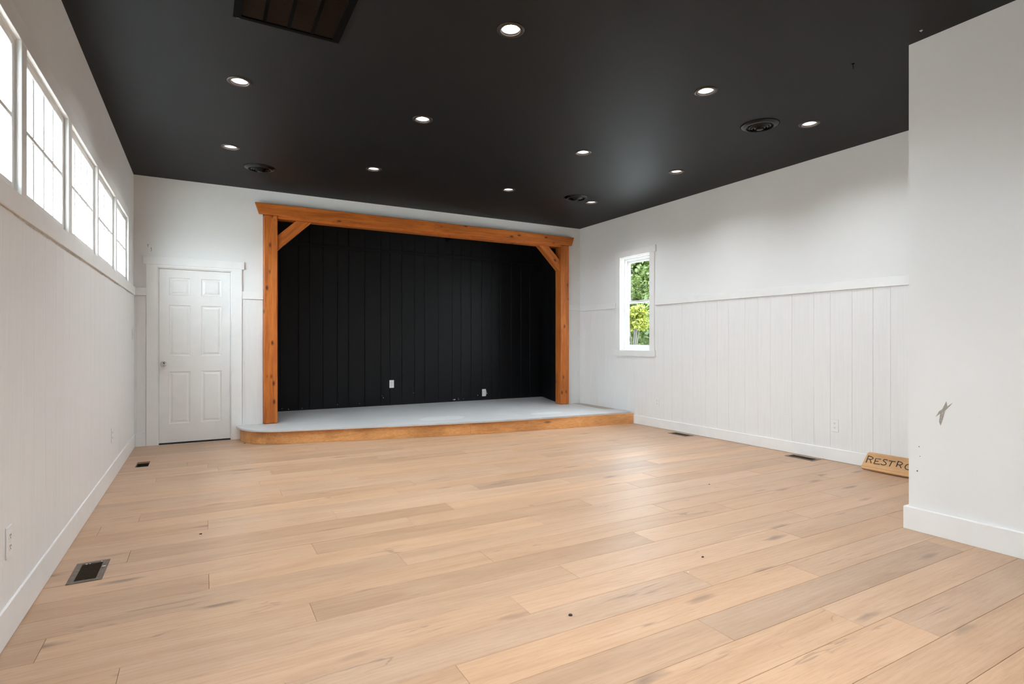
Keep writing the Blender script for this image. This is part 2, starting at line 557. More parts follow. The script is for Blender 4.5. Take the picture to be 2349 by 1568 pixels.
# ------------------------------------------------------------------ CEILING
LX = (0.232, 1.630, 3.315, 4.595)
LY = (2.935, 4.480, 6.025)
LAMPS = [(x, y) for y in LY for x in LX if not (x < 1 and y < 3)] + [(1.630, 1.39), (0.232, 1.39), (0.3, 0.5), (0.95, 0.5), (1.63, 0.5), (2.3, 0.5), (0.232, -0.155), (1.63, -0.155)]  # second list: unseen lamps added to brighten the near floor
GR = (0.150, 0.742, 2.62, 3.566)   # return grille
holes = [(x - 0.0585, x + 0.0585, y - 0.0585, y + 0.0585) for x, y in LAMPS] + [(GR[0] + 0.03, GR[1] - 0.03, GR[2] + 0.03, GR[3] - 0.03)]
ceil = link('ceiling', slab('ceiling', 'Z', XL - 0.14, XR + 0.14, YR - 0.14, YB + 0.12, H, H + 0.03, holes), 'black_ceiling')
tag(ceil, 'flat matte black painted ceiling', 'ceiling', 'structure')
roof = link('roof', slab('roof', 'Z', XL - 0.5, XR + 0.5, YR - 0.5, STAGE_Y + 0.5, H + 0.25, H + 0.35), 'black_steel')
tag(roof, 'roof deck above the black ceiling', 'roof', 'structure')

# ------------------------------------------------------------------ LEFT WALL
XT = -0.668                   # face of the window trim
WZ0, WZ1 = 1.808, 2.460
WIN = [(2.165, 3.046), (3.125, 3.983), (4.075, 4.968), (5.022, 5.933), (6.003, 6.875)]
WIN_EXTRA = []
wl = link('wall_left', slab('wall_left', 'X', YR - 0.14, YB + 0.12, -0.06, H + 0.25, XL - 0.14, XL,
          [(a, b, WZ0, WZ1) for a, b in WIN + WIN_EXTRA]), 'white_drywall')
tag(wl, 'white left wall with a band of small-paned windows', 'wall', 'structure')

def boards_x(wall, x_wall, thick, edges, z0, z1, mat):
    for a, b in zip(edges, edges[1:]):
        xa, xb = sorted((x_wall, x_wall + thick))
        wbox('panel_board', mat, xa, xb, a + 0.0005, b - 0.0005, z0, z1, wall, 0.0012)

def boards_y(wall, y_wall, thick, edges, z0, z1, mat, gap=0.0005, bev=0.0012):
    for a, b in zip(edges, edges[1:]):
        ya, yb = sorted((y_wall, y_wall + thick))
        wbox('panel_board', mat, a + gap, b - gap, ya, yb, z0, z1, wall, bev)

lg = [-0.2, 0.1, 0.3, 0.52, 0.7, 0.95, 1.18, 1.36, 1.62, 1.83, 2.0, 2.24, 2.43, 2.62, 2.84, 3.11, 3.29, 3.51, 3.72, 3.90, 4.07, 4.34, 4.53, 4.75, 4.92, 5.14,
      5.36, 5.57, 5.83, 6.01, 6.22, 6.49, 6.67, 6.88, 7.06, 7.30, YB - 0.008]
boards_x(wl, XL, 0.007, lg, 0.13, 1.713, 'white_board')

def trim(n, label, *args, **kw):
    o = wbox('trim_%d' % n, 'white_trim', *args, **kw)
    return tag(o, label, 'trim', 'structure')

trim(1, 'white head board above the left row of windows', XL, XT, -0.7, 6.905, WZ1, 2.553, bev=0.002)
trim(2, 'white sill rail under the left row of windows', XL, XT, -0.7, YB - 0.018, 1.716, WZ0, bev=0.002)
# rough caulk bead under the sill rail
bm = bmesh.new()
rr = random.Random(5)
ys = [-0.6 + 0.06 * i for i in range(134)]
prev = None
for y in ys:
    d = 0.010 + 0.007 * math.sin(y * 5.1) * math.sin(y * 1.7) + rr.uniform(-0.002, 0.002)
    cur = [bm.verts.new(p) for p in ((XL + 0.0075, y, 1.717 - d), (XL + 0.0115, y, 1.7155), (XL + 0.006, y, 1.7165))]
    if prev:
        for i in range(3):
            bm.faces.new((prev[i], prev[(i + 1) % 3], cur[(i + 1) % 3], cur[i]))
    prev = cur
link('caulk_bead', mesh_from(bm, 'caulk_bead'), 'caulk', wl)
ORD = ['nearest', 'second', 'third', 'fourth']
for i in range(4):
    trim(3 + i, 'white mullion board, %s from the front, between left windows' % ORD[i], XL, XT, WIN[i][1], WIN[i + 1][0], WZ0, WZ1, bev=0.0015)
trim(7, 'narrow white edge board beside the farthest left window', XL, XT, 6.875, 6.905, WZ0, WZ1, bev=0.0015)

def wbx(name, mat, parent, *a, **k):
    return wbox(name, mat, *a, parent=parent, **k)

WL = ['cut by the left picture edge', 'second from the picture edge', 'third from the picture edge, middle of the row', 'fourth from the picture edge', 'farthest, next to the corner by the white door']
for i, (a, b) in enumerate(WIN):
    w = thing('window_%d' % (i + 1), 'white eight-pane sash window high in left wall, ' + WL[i], 'window', (XL, (a + b) / 2, WZ0), 'structure', 'windows in the left wall')
    xs0, xs1 = XL - 0.045, XL - 0.004        # sash thickness
    st = 0.036
    # lining of the opening
    wbx('sill', 'white_trim', w, XL - 0.135, XL - 0.001, a, b, WZ0 - 0.0, WZ0 + 0.006)
    wbx('head_lining', 'white_trim', w, XL - 0.135, XL - 0.001, a, b, WZ1 - 0.006, WZ1)
    wbx('side_lining', 'white_trim', w, XL - 0.135, XL - 0.001, a, a + 0.006, WZ0 + 0.006, WZ1 - 0.006)
    wbx('side_lining', 'white_trim', w, XL - 0.135, XL - 0.001, b - 0.006, b, WZ0 + 0.006, WZ1 - 0.006)
    a2, b2, z2, z3 = a + 0.006, b - 0.006, WZ0 + 0.006, WZ1 - 0.006
    for nm, ya, yb, za, zb in (('stile', a2, a2 + st, z2, z3), ('stile', b2 - st, b2, z2, z3),
                               ('bottom_rail', a2 + st, b2 - st, z2, z2 + st), ('top_rail', a2 + st, b2 - st, z3 - st, z3)):
        wbx(nm, 'white_trim', w, xs0, xs1, ya, yb, za, zb, bev=0.003)
    ga, gb, gz0, gz1 = a2 + st, b2 - st, z2 + st, z3 - st
    zm = 2.128
    wbx('muntin', 'white_trim', w, XL - 0.031, xs1 - 0.002, ga, gb, zm - 0.012, zm + 0.012, bev=0.004)
    cols = [ga + (gb - ga) * k / 4 for k in range(5)]
    for k in (1, 2, 3):
        for za, zb in ((gz0, zm - 0.012), (zm + 0.012, gz1)):
            wbx('muntin', 'white_trim', w, XL - 0.031, xs1 - 0.004, cols[k] - 0.012, cols[k] + 0.012, za, zb, bev=0.004)
    for k in range(4):
        for za, zb in ((gz0, zm - 0.012), (zm + 0.012, gz1)):
            p0 = cols[k] + (0.012 if k else 0); p1 = cols[k + 1] - (0.012 if k < 3 else 0)
            wbx('pane', 'window_glass', w, XL - 0.031, XL - 0.028, p0, p1, za, zb)

tag(wbox('baseboard_left', 'white_trim', XL, -0.672, -0.7, YB, 0.001, 0.150, bev=0.004), 'white baseboard along the left wall', 'baseboard', 'structure')

# ------------------------------------------------------------------ BACK WALL with door opening and stage opening
DX0, DX1, DZ = -0.462, 0.306, 2.052
SX0, SX1 = 0.652, 5.244       # stage opening
wb = link('wall_back', slab('wall_back', 'Y', XL - 0.14, XR + 0.14, -0.06, H + 0.25, YB, YB + 0.115,
          [(DX0, DX1, 0, DZ), (SX0, SX1, DECK - 0.03, 2.86)]), 'white_drywall')
tag(wb, 'white back wall around the door and the stage opening', 'wall', 'structure')
boards_y(wb, YB, -0.007, [XL + 0.002, -0.656, -0.568], 0.14, 1.713, 'white_board')
boards_y(wb, YB, -0.007, [0.420, 0.447, 0.651], 0.14, 1.711, 'white_board')
trim(8, 'short white rail between the corner and the white door', XL + 0.018, -0.566, YB - 0.022, YB, 1.716, 1.806, bev=0.002)
trim(9, 'short white rail between the white door and the wooden post', 0.418, 0.652, YB - 0.022, YB, 1.714, 1.804, bev=0.002)
trim(10, 'short white rail between the right wooden post and the corner', 5.245, XR - 0.018, YB - 0.022, YB, 1.711, 1.797, bev=0.002)
tag(wbox('baseboard_back', 'white_trim', -0.671, -0.566, YB - 0.016, YB, 0.001, 0.150, bev=0.002), 'short white baseboard piece left of the door', 'baseboard', 'structure')

# door
d = thing('door_1', 'white six-panel door with chrome knob left of the stage', 'door', ((DX0 + DX1) / 2, YB, 0), 'structure')
for nm, a in (('jamb', (DX0, DX0 + 0.014, YB - 0.002, YB + 0.112, 0, DZ)), ('jamb', (DX1 - 0.014, DX1, YB - 0.002, YB + 0.112, 0, DZ)),
              ('head_jamb', (DX0 + 0.014, DX1 - 0.014, YB - 0.002, YB + 0.112, DZ - 0.014, DZ)),
              ('casing', (-0.566, DX0 + 0.004, YB - 0.020, YB, 0.001, 2.076)), ('casing', (DX1 - 0.004, 0.416, YB - 0.020, YB, 0.001, 2.076)),
              ('head_casing', (DX0 + 0.004, DX1 - 0.004, YB - 0.020, YB, DZ - 0.004, 2.0765)),
              ('head_board', (-0.596, 0.442, YB - 0.024, YB, 2.076, 2.166))):
    wbox(nm, 'white_trim', *a, parent=d, bev=0.0015)
PANELS = [(-0.345, -0.133, 1.735, 1.938), (-0.018, 0.194, 1.735, 1.938), (-0.345, -0.133, 1.025, 1.618), (-0.018, 0.194, 1.025, 1.618),
          (-0.345, -0.133, 0.232, 0.842), (-0.018, 0.194, 0.232, 0.842)]
LX0, LX1, LZ0, LZ1, LY0 = DX0 + 0.016, DX1 - 0.016, 0.016, DZ - 0.017, YB + 0.028
bm = bmesh.new()
A = sorted({LX0, LX1, *[v for p in PANELS for v in p[:2]]}); B = sorted({LZ0, LZ1, *[v for p in PANELS for v in p[2:]]})
for i in range(len(A) - 1):
    for j in range(len(B) - 1):
        ca, cb = (A[i] + A[i + 1]) / 2, (B[j] + B[j + 1]) / 2
        if any(p[0] < ca < p[1] and p[2] < cb < p[3] for p in PANELS): continue
        bm.faces.new([bm.verts.new((x, LY0, z)) for x, z in ((A[i], B[j]), (A[i + 1], B[j]), (A[i + 1], B[j + 1]), (A[i], B[j + 1]))])
for p in PANELS:
    rings = []
    for ins, dep in ((0, 0), (0.004, 0.008), (0.012, 0.010), (0.020, 0.010), (0.038, 0.003)):
        rings.append([(p[0] + ins, LY0 + dep, p[2] + ins), (p[1] - ins, LY0 + dep, p[2] + ins), (p[1] - ins, LY0 + dep, p[3] - ins), (p[0] + ins, LY0 + dep, p[3] - ins)])
    for u, v in zip(rings, rings[1:]):
        for k in range(4):
            bm.faces.new([bm.verts.new(q) for q in (u[k], u[(k + 1) % 4], v[(k + 1) % 4], v[k])])
    bm.faces.new([bm.verts.new(q) for q in rings[-1]])
yb = LY0 + 0.038
for q in (((LX0, LY0, LZ0), (LX1, LY0, LZ0), (LX1, yb, LZ0), (LX0, yb, LZ0)), ((LX0, LY0, LZ1), (LX1, LY0, LZ1), (LX1, yb, LZ1), (LX0, yb, LZ1)),
          ((LX0, LY0, LZ0), (LX0, yb, LZ0), (LX0, yb, LZ1), (LX0, LY0, LZ1)), ((LX1, LY0, LZ0), (LX1, yb, LZ0), (LX1, yb, LZ1), (LX1, LY0, LZ1)),
          ((LX0, yb, LZ0), (LX1, yb, LZ0), (LX1, yb, LZ1), (LX0, yb, LZ1))):
    bm.faces.new([bm.verts.new(v) for v in q])
bmesh.ops.remove_doubles(bm, verts=bm.verts, dist=1e-5)
for v in bm.verts: v.co -= Vector(d.location)
leaf = link('door_leaf', mesh_from(bm, 'door_leaf'), 'white_trim', d)
bm = bmesh.new()
lathe(bm, [(0, 0), (0.032, 0), (0.032, 0.004), (0.026, 0.009), (0.012, 0.012), (0.011, 0.030), (0.018, 0.036), (0.027, 0.046), (0.028, 0.056), (0.022, 0.064), (0.010, 0.068), (0, 0.066)], 32)
link('knob', smooth(mesh_from(bm, 'knob')), 'chrome', leaf, Vector((-0.402, LY0 - 0.0005, 0.930)) - Vector(d.location), (math.radians(90), 0, 0))
wbx('threshold', 'slot_dark', d, LX0, LX1, YB + 0.004, YB + 0.11, 0.0005, 0.006)

tag(wbox('wall_leak_block', 'white_drywall', -0.60, 0.45, YB + 0.116, YB + 0.17, -0.06, 2.3), 'unseen panel added behind the white door to block light', 'wall', 'structure')  # added, unseen: stops outside light leaking in under the door
# bits left in the wall above the door
for k, (x, z, l) in enumerate(((-0.549, 2.295, 0.022), (-0.519, 2.258, 0.034))):
    bm = bmesh.new()
    tube(bm, [(0, -0.0005, 0.004), (0, -0.010, 0), (0.001, -0.011, -0.012), (0, -0.004, -l)], 0.0016, 6)
    lathe(bm, [(0, 0), (0.0045, 0), (0.0045, 0.003), (0, 0.004)], 8, (0, -0.009, 0.002))
    n = link('wall_hook', mesh_from(bm, 'wall_hook'), 'black_steel', None, (x, YB, z))
    tag(n, ('small dark hook on white wall above door, upper left one of two', 'small dark hook on white wall above door, lower right one of two')[k], 'hook', None, 'hooks above the door')

# ------------------------------------------------------------------ STAGE RECESS
BKX0, BKX1 = 0.40, 5.53
sb = link('wall_stage_back', slab('wall_stage_back', 'Y', BKX0 - 0.2, BKX1 + 0.2, 0, H, STAGE_Y, STAGE_Y + 0.1), 'black_board')
tag(sb, 'black board wall at the back of the stage', 'wall', 'structure')
ge = [BKX0, 0.62, 0.80, 0.981, 1.237, 1.394, 1.588, 1.801, 1.972, 2.221, 2.478, 2.626, 2.825, 3.040, 3.215, 3.456, 3.709, 3.873, 4.064, 4.272, 4.47, 4.64, 4.86, 5.06, 5.25, BKX1 - 0.01]
boards_y(sb, STAGE_Y, -0.010, ge, DECK + 0.003, 2.618, 'black_board', 0.0022, 0.003)
boards_y(sb, STAGE_Y, -0.010, ge, 2.664, 3.02, 'black_board', 0.0022, 0.003)
tag(wbox('trim_11', 'black_board', BKX0, BKX1 - 0.01, STAGE_Y - 0.016, STAGE_Y, 2.618, 2.664, bev=0.003), 'black horizontal batten high on the stage back wall', 'trim', 'structure')
for nm, p, q, lab in (('wall_stage_right', (5.175, 7.658), (BKX1, STAGE_Y), 'black splayed side wall on the right of the stage'),
                      ('wall_stage_left', (0.72, 7.658), (BKX0, STAGE_Y), 'black splayed side wall on the left of the stage')):
    s = 1 if p[0] > 3 else -1
    bm = bmesh.new()
    prism(bm, [p, q, (q[0] + 0.1 * s, q[1]), (p[0] + 0.1 * s, p[1])], 0, H)
    w = tag(link(nm, mesh_from(bm, nm), 'black_board'), lab, 'wall', 'structure')
    P, Q = Vector((*p, 0)), Vector((*q, 0))
    ln = (Q - P).length; dr = (Q - P) / ln; nn = Vector((-s * abs(dr.y), abs(dr.x) * (1 if False else 1) * 0 + 0, 0))
    nn = Vector((dr.y, -dr.x, 0)) * (-s)
    ang = math.atan2(dr.y, dr.x)
    k = 0.0
    while k < ln - 0.05:
        e = min(ln, k + (0.19, 0.25, 0.16)[int(k * 10) % 3])
        me = box_mesh('panel_board', -(e - k) / 2 + 0.0014, (e - k) / 2 - 0.0014, -0.004, 0.004, -(2.84) / 2, 2.84 / 2, 0.002)
        c = P + dr * (k + e) / 2 + nn * 0.005
        link('panel_board', me, 'black_board', w, (c.x, c.y, DECK + 0.003 + 1.42), (0, 0, ang))
        k = e
cs = link('ceiling_stage', slab('ceiling_stage', 'Z', BKX0 - 0.2, BKX1 + 0.2, 7.66, STAGE_Y + 0.1, 3.02, 3.08), 'black_ceiling')
tag(cs, 'black ceiling over the stage recess', 'ceiling', 'structure')

# stage platform: bowed deck, riser boards
NOSE = [(0.352, 7.53), (0.354, 7.44), (0.366, 7.34), (0.392, 7.25), (0.430, 7.15), (0.480, 7.068), (0.540, 7.0), (0.604, 6.951), (0.680, 6.912), (0.764, 6.884), (1.13, 6.80), (1.518, 6.718),
        (2.019, 6.612), (2.50, 6.512), (2.981, 6.425), (3.40, 6.362), (3.826, 6.315), (4.198, 6.290), (4.590, 6.270), (4.994, 6.240), (5.441, 6.196)]
st = thing('stage_platform', 'low stage platform with grey painted deck and bowed wooden front', 'stage', (3.0, 7.4, 0))
so = Vector(st.location)
bm = bmesh.new()
outline = NOSE + [(5.492, 6.30), (5.492, YB - 0.003), (SX1 - 0.002, YB - 0.003), (SX1 - 0.002, 7.657), (5.172, 7.66), (BKX1 - 0.006, STAGE_Y - 0.011), (BKX0 + 0.006, STAGE_Y - 0.011), (0.724, 7.66), (SX0 + 0.002, 7.657), (SX0 + 0.002, YB - 0.003), (0.352, YB - 0.003)]
prism(bm, outline, DECK - 0.020, DECK)
bmesh.ops.bevel(bm, geom=[e for e in bm.edges if all(v.co.z > DECK - 0.001 for v in e.verts) and all(v.co.y < 7.4 for v in e.verts)], offset=0.004, segments=2, profile=0.5, affect='EDGES')
link('deck', mesh_from(bm, 'deck'), 'deck_paint', st, -so)
RIS = [(0.394, 7.535), (0.398, 7.43), (0.413, 7.335), (0.442, 7.245), (0.486, 7.150), (0.538, 7.082), (0.588, 7.040), (0.637, 7.014)]
RIS2 = [(0.637, 7.094), (0.70, 7.062), (0.78, 7.027), (1.13, 6.935), (1.52, 6.845), (2.02, 6.735), (2.50, 6.635), (3.0, 6.545)]
RIS3 = [(3.0, 6.545), (3.40, 6.487), (3.90, 6.425), (4.25, 6.385), (4.64, 6.340), (5.05, 6.308), (5.486, 6.270)]
for pts in (RIS, RIS2, RIS3):
    bm = bmesh.new()
    back = [(x, y + 0.018) for x, y in pts] if pts is not RIS else [(x + 0.014, y + 0.010) for x, y in pts]
    a, b = Vector(pts[0]), Vector(pts[-1])
    pts2 = [(x + (0.0015 if i == 0 else -0.0015 if i == len(pts) - 1 else 0), y) for i, (x, y) in enumerate(pts)]
    if pts is not RIS: pts2, back = [(x, y - 0.08) for x, y in pts2], [(x, y - 0.08) for x, y in back]
    prism(bm, pts2 + back[::-1], 0.001, DECK - 0.0205)
    c = Vector((0, 0, 0))
    for v in bm.verts: c += v.co
    c /= len(bm.verts)
    for v in bm.verts: v.co -= c
    link('riser_board', mesh_from(bm, 'riser_board'), 'riser_wood', st, c - so)
bm = bmesh.new()
prism(bm, [(5.488, 7.522), (5.488, 6.60), (5.44, 6.585), (5.36, 6.62), (5.305, 6.66), (5.318, 6.9), (5.335, 7.25), (5.35, 7.517)], DECK + 0.0002, DECK + 0.0016)
tag(link('bare_strip', mesh_from(bm, 'bare_strip'), 'bare_ply', st, -so), 'bare unpainted wood strip')

# timber frame around the stage opening
fr_t = thing('timber_portal', 'orange stained timber frame around the stage opening', 'frame', (3.0, 7.5, DECK))
fo = Vector(fr_t.location)
YF = 7.466
def timber(name, length, w, t, loc, rot, bev=0.006):
    me = box_mesh(name, -length / 2, length / 2, -t / 2, t / 2, -w / 2, w / 2, bev, 2)
    return link(name, me, 'stained_cedar', fr_t, Vector(loc) - fo, rot)
PZ0, PZ1 = DECK + 0.001, 2.764
for x0, x1 in ((0.654, 0.814), (5.083, 5.242)):
    timber('post', PZ1 - PZ0, x1 - x0, 7.638 - YF, ((x0 + x1) / 2, (YF + 7.638) / 2, (PZ0 + PZ1) / 2), (0, math.radians(90), 0), 0.012)
timber('header', 5.083 - 0.814 - 0.002, 2.85 - 2.732, 7.634 - 7.486, (2.9485, (7.486 + 7.634) / 2, (2.85 + 2.732) / 2), (0, 0, 0), 0.005)
BJ = 2.898
for pts in ([(0.555, 2.902), (0.600, 2.765), (BJ - 0.001, 2.765), (BJ - 0.001, 2.902)], [(BJ + 0.001, 2.902), (BJ + 0.001, 2.765), (5.283, 2.765), (5.327, 2.902)]):
    bm = bmesh.new()
    cx = sum(p[0] for p in pts) / 4
    prism(bm, [(x - cx, z - 2.8335) for x, z in pts], -0.02, 0.02, 'Y')
    bmesh.ops.bevel(bm, geom=list(bm.edges), offset=0.003, segments=1, affect='EDGES')
    link('beam_board', mesh_from(bm, 'beam_board'), 'stained_cedar', fr_t, Vector((cx, 7.465, 2.8335)) - fo)
for s, pts in ((1, [(0.8145, 2.333), (0.8145, 2.525), (1.033, 2.7315), (1.228, 2.7315)]), (-1, [(5.0825, 2.345), (5.0825, 2.528), (4.868, 2.7315), (4.688, 2.7315)])):
    bm = bmesh.new()
    cx = sum(p[0] for p in pts) / 4; cz = sum(p[1] for p in pts) / 4
    ang = math.atan2(pts[3][1] - pts[0][1], pts[3][0] - pts[0][0])
    if s < 0: ang -= math.pi
    ca, sa = math.cos(-ang), math.sin(-ang)
    loc = [((x - cx) * ca - (z - cz) * sa, (x - cx) * sa + (z - cz) * ca) for x, z in pts]
    prism(bm, loc, -0.055, 0.055, 'Y')
    bmesh.ops.bevel(bm, geom=list(bm.edges), offset=0.004, segments=1, affect='EDGES')
    link('brace', mesh_from(bm, 'brace'), 'stained_cedar', fr_t, Vector((cx, 7.560, cz)) - fo, (0, -ang, 0))

# ------------------------------------------------------------------ RIGHT WALL with double-hung window
WY0, WY1, RZ0, RZ1 = 5.865, 6.500, 1.067, 2.449
wr = link('wall_right', slab('wall_right', 'X', YR - 0.14, YB + 0.12, -0.06, H + 0.25, XR, XR + 0.14, [(WY0, WY1, RZ0, RZ1)]), 'white_drywall')
tag(wr, 'white right wall with grooved lower boards', 'wall', 'structure')
rg = [PY + 0.02, 2.13, 2.33, 2.545, 2.738, 2.891, 3.082, 3.298, 3.468, 3.713, 3.97, 4.126, 4.30, 4.532, 4.699, 4.88, 5.08, 5.27, 5.45, 5.60, 5.772]
boards_x(wr, XR, -0.006, rg, 0.11, 1.696, 'white_board')
boards_x(wr, XR, -0.006, [5.772, 6.02, 6.19, 6.37, 6.585], 0.11, 0.985, 'white_board')
boards_x(wr, XR, -0.006, [6.585, 6.70, 6.86, 7.05, 7.23, 7.39, YB - 0.002], 0.11, 1.694, 'white_board')
trim(12, 'long thin white chair rail on the right wall, near the partition', XR - 0.022, XR, PY + 0.02, 5.752, 1.699, 1.785, bev=0.002)
trim(13, 'short white chair rail between the window and the corner', XR - 0.022, XR, 6.607, YB, 1.697, 1.785, bev=0.002)
tag(wbox('baseboard_right', 'white_trim', XR - 0.018, XR, PY + 0.02, 6.268, 0.001, 0.124, bev=0.004), 'white baseboard along the right wall', 'baseboard', 'structure')
w = thing('window_6', 'white double-hung window in right wall looking onto green trees', 'window', (XR, (WY0 + WY1) / 2, RZ0), 'structure')
xf = XR - 0.020
for nm, a in (('casing', (xf, XR, 5.775, WY0 + 0.003, RZ0 - 0.004, RZ1 + 0.002)), ('casing', (xf, XR, WY1 - 0.003, 6.586, RZ0 - 0.004, RZ1 + 0.002)),
              ('head_casing', (xf - 0.006, XR, 5.745, 6.607, RZ1, 2.541)), ('apron', (xf - 0.004, XR, 5.750, 6.607, 0.983, RZ0)),
              ('side_lining', (XR, XR + 0.138, WY0, WY0 + 0.012, RZ0 + 0.012, RZ1 - 0.012)), ('side_lining', (XR, XR + 0.138, WY1 - 0.012, WY1, RZ0 + 0.012, RZ1 - 0.012)),
              ('head_lining', (XR, XR + 0.138, WY0, WY1, RZ1 - 0.012, RZ1)), ('sill', (XR, XR + 0.138, WY0, WY1, RZ0, RZ0 + 0.012))):
    wbox(nm, 'white_trim', *a, parent=w, bev=0.0015)
fa, fb, f0, f1 = WY0 + 0.012, WY1 - 0.012, RZ0 + 0.012, RZ1 - 0.012
x0, x1 = XR + 0.060, XR + 0.135
fm = 0.030
for nm, a in (('frame_side', (x0, x1, fa, fa + fm, f0, f1)), ('frame_side', (x0, x1, fb - fm, fb, f0, f1)),
              ('frame_head', (x0, x1, fa + fm, fb - fm, f1 - fm, f1)), ('frame_sill', (x0, x1, fa + fm, fb - fm, f0, f0 + fm))):
    wbox(nm, 'white_vinyl', *a, parent=w, bev=0.002)
sa, sb2, s0, s1 = fa + fm, fb - fm, f0 + fm, f1 - fm
zm = 1.783
for nm, xa, xb, za, zb, r in (('lower_sash', x0 + 0.006, x0 + 0.034, s0, zm + 0.018, 0.036), ('upper_sash', x0 + 0.038, x0 + 0.066, zm - 0.018, s1, 0.036)):
    me = slab(nm, 'X', sa + 0.002, sb2 - 0.002, za, zb, xa, xb, [(sa + r, sb2 - r, za + r, zb - r)])
    o = link(nm, me, 'white_vinyl', w, -Vector(w.location))
    wbox('pane', 'window_glass', (xa + xb) / 2 - 0.0015, (xa + xb) / 2 + 0.0015, sa + r, sb2 - r, za + r, zb - r, parent=o)
wbx('sash_lock', 'black_steel', w, x0 - 0.002, x0 + 0.02, 6.17, 6.21, zm + 0.018, zm + 0.028, bev=0.003)

# ------------------------------------------------------------------ NEAR PARTITION and the room behind the camera
wp = link('wall_partition', slab('wall_partition', 'X', YR, PY, 0, H + 0.01, PX, XR + 0.02), 'white_drywall')
tag(wp, 'white partition wall jutting out at the right picture edge', 'wall', 'structure')
bm = bmesh.new()
prism(bm, [(PX - 0.020, -0.5), (PX - 0.020, PY + 0.022), (XR - 0.02, PY + 0.022), (XR - 0.02, PY), (PX, PY), (PX, -0.5)], 0.001, 0.143)
bmesh.ops.bevel(bm, geom=[e for e in bm.edges if all(v.co.z > 0.1 for v in e.verts)], offset=0.003, segments=1, affect='EDGES')
tag(link('baseboard_partition', mesh_from(bm, 'baseboard_partition'), 'white_trim'), 'tall white baseboard around the partition wall corner', 'baseboard', 'structure')
# torn drywall paper
bm = bmesh.new()
def shard(pts, x):
    vs_ = [bm.verts.new((x - (0.003 if i % 2 else 0.0008), y, z)) for i, (y, z) in enumerate(pts)]
    vb = [bm.verts.new((x + 0.0004, y, z)) for y, z in pts]
    bm.faces.new(vs_); bm.faces.new(vb)
    n = len(pts)
    for i in range(n): bm.faces.new((vs_[i], vs_[(i + 1) % n], vb[(i + 1) % n], vb[i]))
shard([(1.700, 0.728), (1.680, 0.765), (1.655, 0.787), (1.636, 0.800), (1.612, 0.822), (1.628, 0.800), (1.650, 0.772), (1.676, 0.752)], PX - 0.0006)
shard([(1.6435, 0.828), (1.640, 0.800), (1.652, 0.765), (1.662, 0.725), (1.6735, 0.678), (1.680, 0.700), (1.677, 0.735), (1.672, 0.760), (1.660, 0.790)], PX - 0.0010)
tag(link('paper_tear', mesh_from(bm, 'paper_tear'), 'torn_paper', wp), 'torn grey drywall paper')
bm = bmesh.new()
for y, z, r in ((1.80, 0.375, 0.0045), (1.79, 0.53, 0.003), (1.785, 0.47, 0.0025)):
    lathe(bm, [(0, 0), (r, 0), (r * 0.6, 0.002), (0, 0.002)], 8, (0, y, 0))
    for v in list(bm.verts)[-(8 * 2 + 2):]:
        v.co = Vector((PX - v.co.z, v.co.y, z + v.co.x))
link('nail_hole', mesh_from(bm, 'nail_hole'), 'crumb_dark', wp)['kind'] = 'stuff'

wrr = link('wall_rear', slab('wall_rear', 'Y', XL - 0.14, PX, -0.06, H + 0.25, YR - 0.14, YR), 'white_drywall')
tag(wrr, 'plain white rear wall behind the viewpoint', 'wall', 'structure')

# ------------------------------------------------------------------ DOWNLIGHTS
bm = bmesh.new(); lathe(bm, [(0.0575, 0.0), (0.0575, -0.004), (0.066, -0.007), (0.078, -0.0065), (0.0835, -0.003), (0.0845, -0.0003), (0.080, -0.0003), (0.062, -0.0003)], 40, close=True)
ring_me = smooth(mesh_from(bm, 'trim_ring')); ring_me.materials.append(M['nickel'])
bm = bmesh.new(); lathe(bm, [(0.0575, -0.003), (0.0555, 0.012), (0.0535, 0.026), (0.0515, 0.044), (0.0525, 0.044), (0.0580, 0.026), (0.0580, 0.0)], 40, close=True)
baf_me = smooth(mesh_from(bm, 'baffle')); baf_me.materials.append(M['baffle'])
bm = bmesh.new(); lathe(bm, [(0, 0.034), (0.030, 0.0345), (0.048, 0.037), (0.0517, 0.041), (0.0517, 0.044), (0, 0.044)], 40)
lens_me = smooth(mesh_from(bm, 'lens')); lens_me.materials.append(M['lamp_lens'])
bm = bmesh.new(); lathe(bm, [(0.058, 0.0305), (0.058, 0.10), (0, 0.10)], 24)
can_me = mesh_from(bm, 'can'); can_me.materials.append(M['black_steel'])
LL = {(1.630, 2.935): 'largest downlight, top centre of the black ceiling', (3.315, 2.935): 'downlight right of centre in the front row, left of the large round vent',
      (4.595, 2.935): 'downlight at the right wall in the front row, right of the round vent',
      (0.232, 4.480): 'downlight just beyond the ceiling return grille, left side', (1.630, 4.480): 'downlight in the middle row, second from the left wall',
      (3.315, 4.480): 'downlight in the middle row, third from the left wall', (4.595, 4.480): 'downlight in the middle row, next to the right wall',
      (0.232, 6.025): 'downlight in the far row beside the left round vent', (1.630, 6.025): 'downlight in the far row, second from the left wall',
      (3.315, 6.025): 'downlight in the far row, third from the left wall', (4.595, 6.025): 'smallest downlight, in the far row touching the round vent'}
for x, y in LAMPS:
    t = thing('downlight', 'lit recessed ' + LL.get((x, y), 'downlight added out of view to brighten the near floor'), 'downlight', (x, y, H), group='recessed ceiling downlights')
    for nm, me in (('trim_ring', ring_me), ('baffle', baf_me), ('lens', lens_me), ('housing', can_me)):
        link(nm, me, None, t)

